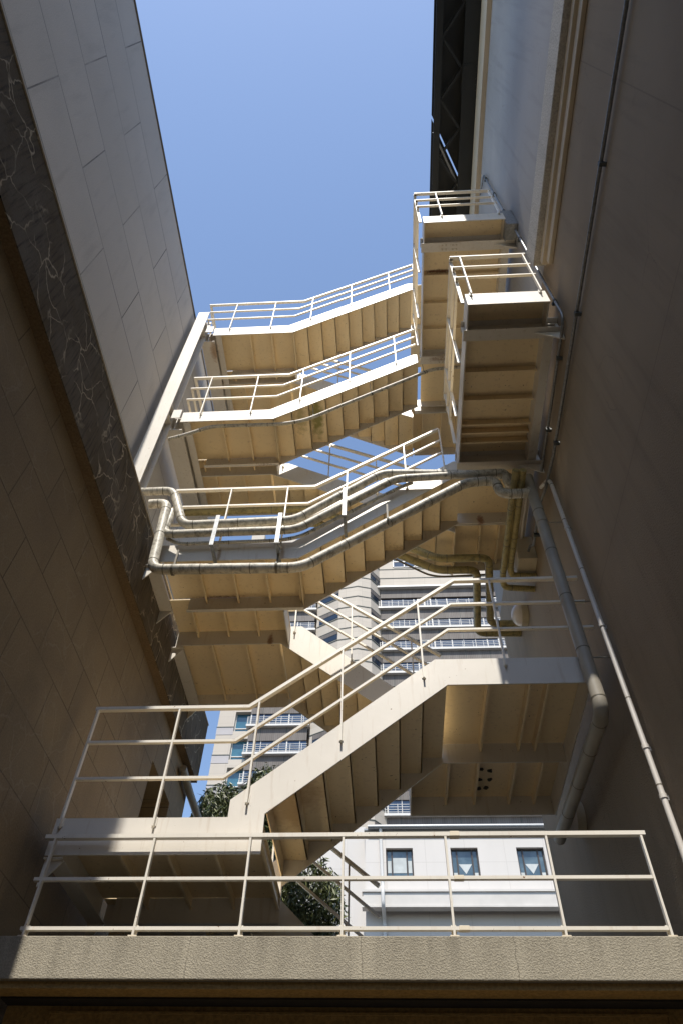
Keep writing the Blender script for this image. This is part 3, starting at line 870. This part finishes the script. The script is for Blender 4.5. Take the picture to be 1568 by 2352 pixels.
pA = pipe('insulated_pipe', [(-3.346, 5.83, 9.498), (-2.839, 5.83, 9.508), (-2.555, 5.83, 8.728), (-1.075, 5.83, 8.769), (0.102, 5.83, 9.767), (1.018, 5.85, 9.736), (1.917, 5.91, 9.746), (1.917, 6.289, 9.746)], 0.060, M['jacket'],
     'weathered pale insulated pipe, topmost of those running along the lower stair railing', 'pipe', group=G_IN)
pB = pipe('insulated_pipe', [(-2.78, 5.88, 9.1), (-2.778, 5.82, 8.539), (-1.038, 5.82, 8.56), (0.285, 5.82, 9.613), (1.831, 5.82, 9.689), (1.83, 5.92, 9.55), (2.06, 5.98, 9.55)], 0.056, M['jacket'],
     'dirt streaked insulated pipe just below the topmost one, held by steel brackets', 'pipe', group=G_IN)
pC = pipe('thin_pipe', [(-2.742, 5.905, 8.555), (-2.57, 5.905, 8.434), (-1.25, 5.905, 8.454), (-0.988, 5.905, 8.515), (0.343, 5.905, 9.523), (0.524, 5.905, 9.624)], 0.024, M['jacket'],
     'thin dirty pipe between the insulated pipes and the stair stringer', 'pipe', 0.12)
pD = pipe('drain_pipe', [(-3.10,5.80,9.17),(-2.85,5.80,9.18),(-2.765,5.80,7.85),(-0.93,5.82,7.84),(1.26,5.84,9.50),(1.68,5.86,9.56),(1.68,5.86,9.24),(2.12,5.86,9.24),(2.12,5.86,9.52)], 0.066, M['jacket'],
     'fat pale drain pipe slung below the stair stringer and ending in a trap', 'pipe', 0.15)
pE = pipe('downspout', [(2.12,5.86,9.60),(2.12,5.84,5.72),(2.12,8.6,5.86)], 0.072, M['drain'],
     'thick grey downspout in front of the right wall, bending away under the landing', 'pipe', 0.16)
for (x, z) in ((-2.03, 8.36), (-1.22, 8.37), (-0.40, 8.87)):
    m = MB(); m.box(x-0.022, x+0.022, 5.620, 5.628, z-0.28, z+0.30); m.box(x-0.022, x+0.022, 5.628, 5.66, z-0.28, z-0.272); m.box(x-0.03, x-0.022, 5.620, 5.66, z-0.28, z+0.30)
    m.box(x-0.02, x+0.02, 5.66, 5.998, z-0.285, z-0.262)
    o = m.build('bracket', M['galv'], pB)
for x in (-2.50, -1.22, 0.15):
    zc = zline([(-3.2, 7.85), (-0.93, 7.84), (1.26, 9.5)], x)
    m = MB(); m.tube([(x-0.014, 5.81, zc), (x+0.014, 5.81, zc)], 0.0745, 14); m.box(x-0.012, x+0.012, 5.80, 5.82, zc+0.07, zc+0.36)
    m.build('hanger', M['seam'], pD)
for z in (8.6, 7.2, 6.4):
    m = MB(); m.cyl((2.19, 5.85, z), (2.399, 5.85, z), 0.008, 6); m.tube([(2.12, 5.85, z-0.015), (2.12, 5.85, z+0.015)], 0.0765, 16); m.build('wall_tie', M['drain'], pE)
hose = pipe('insulated_hose', [(-3.36,6.1,11.30),(-3.05,6.1,11.44),(-2.72,6.1,11.66),(-1.50,6.1,11.645),(-1.12,6.1,11.75),(-0.55,6.1,12.18),(0.86,6.1,13.21),(1.12,6.1,13.40),(1.8,6.1,13.46)], 0.030, M['jacket'],
     'slim grey lagged hose slung beneath the third flight', 'hose', 0.25)
for x, z in ((-1.0, 11.86), (-0.02, 12.56), (0.95, 13.28)):
    m = MB(); m.tube([(x-0.01, 6.1, z-0.007), (x+0.01, 6.1, z+0.007)], 0.034, 12); m.cyl((x, 6.1, z+0.03), (x-0.02, 6.03, z+0.26), 0.005, 6); m.build('hanger', M['clamp'], hose)
# olive ducts on the far side
pipe('olive_pipe', [(-3.3,7.45,11.05),(-1.02,7.45,11.05),(0.93,7.45,9.71),(1.72,7.45,9.70),(1.86,8.95,9.70),(2.39,8.97,9.70)], 0.062, M['olive'],
     'olive pipe under the gallery landing with the longer level run, nearer the right wall', 'pipe', 0.14, group=G_OL)
pipe('olive_pipe', [(-3.3,7.69,10.95),(-1.00,7.69,10.95),(0.95,7.69,9.70),(1.55,7.69,9.69),(1.66,9.17,9.69),(2.39,9.19,9.69)], 0.062, M['olive'],
     'olive pipe under the gallery landing with the shorter level run, elbow against the tower', 'pipe', 0.14, group=G_OL)
pipe('olive_pipe', [(1.90,5.6,9.42),(1.90,7.6,9.42),(1.92,7.75,9.35),(2.39,7.8,9.35)], 0.048, M['olive'],
     'left one of two olive pipes running back under the gallery', 'pipe', 0.12, group=G_OL)
pipe('olive_pipe', [(2.00,5.6,9.42),(2.00,7.4,9.42),(2.02,7.52,9.37),(2.39,7.55,9.37)], 0.048, M['olive'],
     'right one of two olive pipes running back under the gallery', 'pipe', 0.12, group=G_OL)
pipe('cable_conduit', [(-0.2,7.85,10.55),(0.67,7.85,9.87),(0.81,7.85,9.77),(1.0,7.85,9.72),(1.7,7.85,9.745)], 0.016, M['seam'],
     'thin dark conduit sagging under the olive pipes at the back', 'conduit', 0.2, seams=None)

# conduits, junction boxes, lamps and the white pipe on the right wall
def conduit(name, pts, r, label, clamps, mat=None, fr=0.12):
    o = pipe(name, pts, r, mat or M['galv'], label, 'conduit', fr, 12, None, 4, 'conduits on the right wall')
    for q in clamps:
        x, y, z, ax = q
        m = MB()
        if ax == 'y':
            m.box(x-0.03, XR-0.001, y-0.02, y+0.02, z-0.055, z-0.02); m.tube([(x, y-0.018, z), (x, y+0.018, z)], r+0.008, 12)
        else:
            m.box(x-0.03, XR-0.001, y+0.02, y+0.055, z-0.02, z+0.02); m.tube([(x, y, z-0.018), (x, y, z+0.018)], r+0.008, 12)
        m.build('clamp', M['clamp'], o)
    return o
XC = 2.355
conduit('wall_conduit', [(XC,-6,9.36),(XC,5.35,9.36),(XC-0.02,5.62,9.36),(2.30,5.9,9.30),(2.2,6.3,9.30)], 0.021, 'long dark conduit running level along the right wall towards the viewer', [(XC,1.8,9.36,'y'),(XC,3.37,9.36,'y'),(XC,5.12,9.36,'y')])
conduit('wall_conduit', [(XC,3.63,13.25),(XC,3.63,9.83),(XC,5.9,9.80)], 0.019, 'conduit dropping from the junction box past the ledge end, then turning away along the wall', [(XC,3.63,12.85,'z'),(XC,3.63,10.35,'z'),(XC,4.15,9.82,'y'),(XC,5.2,9.81,'y')], None, 0.16)
conduit('wall_conduit', [(XC,4.1,17.2),(XC,3.66,16.95),(XC,3.65,14.2)], 0.019, 'uppermost conduit rising from the junction box to the cornice', [(XC,3.65,16.6,'z'),(XC,3.65,15.5,'z'),(XC,3.65,14.4,'z')])
jb = MB(); jb.box(2.22, 2.398, 3.53, 3.79, 13.28, 14.0)
jo = jb.build('junction_box', M['galv'], None, 0.008); tag(jo, 'galvanised junction box on the right wall beside the upper gallery', 'junction box')
jb = MB(); jb.box(2.205, 2.219, 3.52, 3.80, 13.27, 14.01); jb.build('lid', M['galv'], jo)
wp = pipe('white_pipe', [(2.31,6.0,9.55),(2.345,5.70,9.35),(2.345,5.70,2.2)], 0.026, M['pvc'], 'white plastic pipe running down the right wall nearest the viewer', 'pipe', 0.15)
for z in (8.3, 6.7, 5.25, 4.78):
    m = MB(); m.tube([(2.345,5.70,z-0.02),(2.345,5.70,z+0.02)], 0.033, 12); m.box(2.36, 2.399, 5.72, 5.765, z-0.02, z+0.02); m.build('clamp', M['pvc'], wp)
mbx = MB(); mbx.box(2.13, 2.398, 7.25, 7.62, 9.45, 9.95)
mo = mbx.build('meter_box', M['box_paint'], None, 0.008); tag(mo, 'beige metal box on the right wall behind the downspout', 'electrical box')
mbx = MB(); mbx.box(2.118, 2.129, 7.26, 7.61, 9.46, 9.94); mbx.build('door', M['box_paint'], mo)
conduit('wall_conduit', [(2.30,6.3,9.46),(2.30,7.0,9.43),(2.30,7.1,9.6),(2.28,7.4,9.62)], 0.02, 'grey conduit bending into the beige metal box', [(2.30,6.75,9.44,'y')])
conduit('tube_light_housing', [(2.24,6.2,9.92),(2.24,7.5,9.92)], 0.022, 'thin pale tube along the wall above the beige metal box', [], M['pvc'])
for (y, z, lab) in ((8.62, 9.58, 'round white bulkhead lamp on the right wall beside the olive pipe elbows'), (8.42, 6.02, 'round white bulkhead lamp low on the right wall under the lowest landing')):
    m = MB(); m.tube([(2.399, y, z), (2.30, y, z)], 0.20, 24); lo = m.build('bulkhead_lamp', M['box_paint']); tag(lo, lab, 'lamp', 'round wall lamps')
    m = MB()
    rr = [0.185*math.cos(a*math.pi/2/6)+0.001 for a in range(7)]
    m.tube([(2.299-0.14*math.sin(a*math.pi/2/6), y, z) for a in range(7)], rr, 24); m.build('lamp_dome', M['lamp_glass'], lo)

# ------------------------------------------------------------------ the hotel tower far behind
TY = 61.0
tw = empty('hotel_tower', (0, TY+8, 0), 'far cream high rise tower with balconies, white rails and grey ribbed spandrels', 'building')
b = MB(); b.box(-16.7, -15.0, TY, TY+18, 0, 74); b.box(-15.0, 20, TY+1.6, TY+18, 0, 72.5)
b.box(0.2, 20, TY, TY+1.59, 62.9, 72.5); b.box(-15, -7.2, TY, TY+1.59, 69, 72.5)
b.build('tower_wall', M['tower_cream'], tw)
floors = [59.5-3.18*i for i in range(-3, 16)]
bay = [(-7.2,TY),(-4.6,TY-1.5),(-2.4,TY-1.9),(-0.9,TY-1.5),(0.2,TY)]
b = MB(); b.prism_z(bay+[(0.2,TY+1.59),(-7.2,TY+1.59)], 0, 72.5); b.build('bay_wall', M['tower_cream'], tw)
def offs(p, q, d):
    n = Vector((q[1]-p[1], -(q[0]-p[0]), 0)).normalized(); return n*d
def strip(mb, p, q, z0, z1, d, s0=0.0, s1=1.0):
    p = Vector((p[0], p[1], 0)); q = Vector((q[0], q[1], 0))
    a = p+(q-p)*s0; c = p+(q-p)*s1; n = Vector((q.y-p.y, -(q.x-p.x), 0)).normalized()
    v = [a+n*d, c+n*d, c-n*0.02, a-n*0.02]
    mb.add([(x.x,x.y,z0) for x in v]+[(x.x,x.y,z1) for x in v], [(0,1,5,4),(1,2,6,5),(2,3,7,6),(3,0,4,7),(4,5,6,7),(3,2,1,0)])
for z in floors:
    for dz in (0.35, 1.95):
        jl = MB()
        for i in range(4): strip(jl, bay[i], bay[i+1], z+dz-0.04, z+dz+0.04, 0.05)
        if z > 61: 
            jl.box(0.2, 20, TY-0.05, TY-0.001, z+dz-0.04, z+dz+0.04)
        jl.build('black_joint', M['joint'], tw)
    jl = MB(); jl.box(-16.75, -15.0, TY-0.05, TY-0.001, z-0.12, z-0.02); jl.build('black_joint', M['joint'], tw)
for z in floors[2:]:
    lil = MB(); lil.box(-16.72, -15.0, TY-0.03, TY-0.001, z-0.95, z-0.13); lil.build('grey_panel', M['tower_lilac'], tw)
for fi, z in enumerate(floors):
    for (p, q, s0, s1) in ((bay[0], bay[1], 0.12, 0.98), (bay[3], bay[4], 0.0, 1.0)):
        wb = MB(); strip(wb, p, q, z+0.55, z+1.30, 0.04, s0, s1); wo = wb.build('window', M['glass_dim'], tw)
        fr = MB(); strip(fr, p, q, z+1.301, z+1.85, 0.07, s0, s1)
        fr.build('frame', M['spandrel'], wo)
def balcony(x0, x1, z):
    s = MB(); s.box(x0-0.3, x1+0.2, TY-0.42, TY+0.3, z-0.22, z); so = s.build('balcony', M['white_metal'], tw)
    s = MB(); s.box(x0, x1, TY-0.05, TY+1.59, z-1.72, z-0.221); s.build('spandrel', M['spandrel'], so)
    jn = MB(); x = x0+1.2
    while x < x1:
        jn.box(x-0.025, x+0.025, TY-0.07, TY-0.051, z-1.72, z-0.23); x += 2.65
    jn.build('joint', M['joint'], so)
    gl = MB(); gl.box(x0, x1, TY+0.06, TY+0.14, z+0.001, z+1.46); go = gl.build('window', M['glass'], tw)
    fr = MB(); x = x0+0.05; i = 0
    while x < x1:
        w = 0.03 if i % 3 else 0.06
        fr.box(x-w, x+w, TY+0.02, TY+0.059, z+0.01, z+1.46); x += 1.3; i += 1
    if x1-x0 > 8:
        for xd in (x0+4.4, x0+13.0):
            for k in (0, 0.75, 1.5): fr.box(xd+k-0.07, xd+k+0.07, TY-0.02, TY+0.019, z+0.01, z+1.46)
            fr.box(xd, xd+1.5, TY-0.021, TY+0.018, z+1.34, z+1.46)
    fr.build('mullion', M['white_metal'], go)
    r = MB()
    for k in range(4): r.box(x0-0.25, x1+0.15, TY-0.38, TY-0.34, z+0.12+0.24*k, z+0.155+0.24*k)
    x = x0-0.2
    while x < x1+0.1:
        r.box(x-0.022, x+0.022, TY-0.375, TY-0.335, z+0.001, z+0.90); x += 1.14
    for k in range(4): r.box(x0-0.25, x0-0.19, TY-0.33, TY+0.0, z+0.12+0.24*k, z+0.175+0.24*k)
    r.build('balcony_rail', M['white_metal'], so)
for fi, z in enumerate(floors):
    if z < 61: balcony(0.25, 19.5, z)
    if 25 < z < 66:
        balcony(-13.4, -7.5, z)
        wb = MB(); wb.box(-15.0, -13.0, TY+0.5, TY+1.59, z-0.55, z+1.75); wo = wb.build('window', M['glass_teal'], tw)
        fr = MB(); fr.box(-15.0, -13.4, TY+0.42, TY+0.499, z-0.02, z+0.07); fr.box(-15.0, -14.92, TY+0.42, TY+0.499, z-0.55, z-0.021); fr.box(-15.0, -14.92, TY+0.42, TY+0.499, z+0.071, z+1.75); fr.build('frame', M['white_metal'], wo)
        sb = MB(); sb.box(-15.0, -13.41, TY+0.0, TY+1.59, z-1.42, z-0.551); sb.build('sill_wall', M['tower_cream'], tw)
cp = MB(); cp.box(-0.1, 20, TY-0.5, TY+1.59, 62.64, 62.89); cp.build('cap', M['white_metal'], tw)
s = MB(); s.box(0.25, 19.5, TY-0.05, TY+1.59, 61.2, 62.639); s.build('spandrel', M['spandrel'], tw)
for i in range(4):
    wb = MB(); x = 2.0+i*1.35; wb.box(x, x+1.3, TY-0.03, TY-0.001, 66.6, 68.6); wo = wb.build('window', M['glass'], tw)
    fr = MB(); fr.box(x-0.06, x+0.06, TY-0.08, TY-0.031, 66.6, 68.6); fr.box(x+0.061, x+1.30, TY-0.08, TY-0.031, 67.5, 67.62); fr.box(x+0.061, x+1.3, TY-0.08, TY-0.031, 66.5, 66.6); fr.build('frame', M['white_metal'], wo)

# ------------------------------------------------------------------ white building behind the alley
WY = 36.0
wh = empty('white_building', (4, WY+6, 0), 'white rendered building behind the alley with brown framed windows and a ledge', 'building')
zc = lambda q: q*WY+1.6
xs_ = [0.0, 3.28, 6.59, 9.9]
wz0, wz1 = zc(0.4435), zc(0.484)
wx = [(x, x+1.37) for x in xs_]
b = MB()
top, bot = zc(0.5085), 0.0
edges = [-1.05]+[e for p in wx for e in p]+[13.0]
for i in range(0, len(edges), 2): b.box(edges[i], edges[i+1], WY, WY+12, zc(0.41), top)
for p in wx: b.box(p[0], p[1], WY, WY+12, wz1, top); b.box(p[0], p[1], WY, WY+12, zc(0.41), wz0)
b.box(-1.05, 13, WY+0.35, WY+12, bot, zc(0.41)-0.002)
b.build('white_wall', M['white_wall'], wh)
b = MB(); b.box(-6.5, -1.052, WY+0.7, WY+12, bot, zc(0.525)); b.build('side_wing', M['white_wall'], wh)
b = MB(); b.box(-1.15, 13, WY-0.45, WY-0.002, zc(0.402), zc(0.4185)); b.box(-1.2, 13, WY-0.52, WY-0.002, zc(0.4187), zc(0.4215)); b.box(-1.2, 13, WY-0.5, WY-0.002, zc(0.3995), zc(0.4018)); b.build('ledge', M['white_trim'], wh)
b = MB(); b.cyl((-0.9, WY-0.2, zc(0.512)), (13, WY-0.2, zc(0.512)), 0.12, 12); b.box(-1.1, 13, WY-0.1, WY+0.6, zc(0.5087), zc(0.5095)+0.06); b.build('gutter', M['galv'], wh)
b = MB(); b.tube(fillet([(-0.25, WY-0.2, zc(0.512)), (-0.25, WY-0.1, zc(0.505)), (-0.2, WY-0.12, zc(0.428)), (-0.2, WY-0.62, zc(0.421)), (-0.2, WY-0.62, zc(0.40)), (-0.15, WY+0.25, zc(0.392)), (-0.1, WY+0.25, 3)], 0.2), 0.09, 10); b.build('rainwater_pipe', M['white_metal'], wh)
for i, p in enumerate(wx):
    f = MB(); yf = WY+0.18; t = 0.07
    f.box(p[0], p[1], yf, yf+0.1, wz1-t, wz1-0.002); f.box(p[0], p[1], yf, yf+0.1, wz0+0.002, wz0+t)
    for xx in (p[0]+0.001, p[0]+0.27, p[1]-0.34, p[1]-0.071): f.box(xx, xx+t, yf-0.005, yf+0.1, wz0+t+0.001, wz1-t-0.001)
    fo = f.build('window', M['brown_frame'], wh)
    g = MB(); g.box(p[0]+0.02, p[1]-0.02, yf+0.05, yf+0.06, wz0+0.02, wz1-0.02); g.build('pane', M['glass_dark'], fo)
    g = MB()
    if i == 0: g.box(p[0]+0.35, p[1]-0.35, yf+0.035, yf+0.045, wz0+0.30, wz0+1.05); g.box(p[0]+0.08, p[0]+0.26, yf+0.035, yf+0.045, wz0+0.3, wz0+0.9); g.box(p[1]-0.26, p[1]-0.08, yf+0.035, yf+0.045, wz0+0.3, wz0+0.9)
    else:
        g.prism_y([(p[0]+0.36, wz0+0.72), (p[0]+0.69, wz0+0.24), (p[1]-0.35, wz0+0.72)], yf+0.035, yf+0.045); g.box(p[0]+0.08, p[0]+0.26, yf+0.035, yf+0.045, wz0+0.08, wz0+0.3); g.box(p[1]-0.26, p[1]-0.08, yf+0.035, yf+0.045, wz0+0.08, wz0+0.3)  # pale triangle puts blind and window reflection into one colour
    g.build('blind_and_reflection', M['blind_and_reflection'], fo)

# ------------------------------------------------------------------ tree behind the staircase
def tree(name, base, label, blobs, nleaf, llen):
    t = empty(name, base, label, 'tree')
    tr = MB()
    bx, by, bz = base
    main = Vector(blobs[0][0])
    tr.tube(fillet([(bx,by,bz), (bx+0.1,by,main.z*0.5), (main.x,main.y,main.z)], 0.8), [0.16-0.012*i for i in range(7)], 10)
    for c, r in blobs[1:]:
        s = Vector((bx+0.1, by, main.z*0.55+random.random()))
        tr.tube([s, (s+Vector(c))/2+Vector((0,0,0.25)), Vector(c)], [0.05,0.035,0.012], 6)
    tr.build('trunk', M['bark'], t)
    cr = MB()
    for c, r in blobs:
        c = Vector(c); n = int(nleaf*r[0]*r[2])
        # sprays: a drooping twig with leaves hanging along it
        for _ in range(n):
            while True:
                d = Vector((random.uniform(-1,1), random.uniform(-1,1), random.uniform(-1,1)))
                if d.length < 1 and d.length > 0.25*random.random(): break
            q = c + Vector((d.x*r[0], d.y*r[1], d.z*r[2]))
            out = Vector((d.x, d.y, 0.25)).normalized()
            L = random.uniform(0.18, 0.42)
            for k in range(7):
                u = k/6
                p = q + out*(L*u*0.5) + Vector((0,0,-1))*(L*u*u)
                dirv = (Vector((random.uniform(-1,1), random.uniform(-1,1), random.uniform(-1.6,0.2)))).normalized()
                side = dirv.cross(Vector((random.uniform(-1,1), random.uniform(-1,1), random.uniform(-1,1)))).normalized()
                l = llen*random.uniform(0.7, 1.3); w = l*0.115
                m_ = p+dirv*l*0.5 + Vector((0,0,-0.01))
                cr.add([p, m_+side*w, p+dirv*l+Vector((0,0,-0.02)), m_-side*w], [(0,1,2,3)])
    cr.build('crown', M['leaf'], t)
    return t
tree('drooping_tree', (-2.4, 13.4, 0), 'drooping dark leaved tree behind the staircase at the left wall end',
     [((-2.6,13.4,8.4),(0.7,0.7,0.9)), ((-3.25,13.2,8.6),(0.45,0.5,0.75)), ((-2.35,13.3,9.2),(0.45,0.5,0.55)), ((-1.5,13.3,7.1),(0.65,0.6,0.85)), ((-1.35,13.4,6.2),(0.6,0.6,0.8)), ((-2.3,13.5,6.6),(0.8,0.7,1.0)), ((-3.1,13.3,7.6),(0.5,0.5,0.7)), ((-1.75,13.3,8.9),(0.3,0.3,0.3))],
     1500, 0.135)
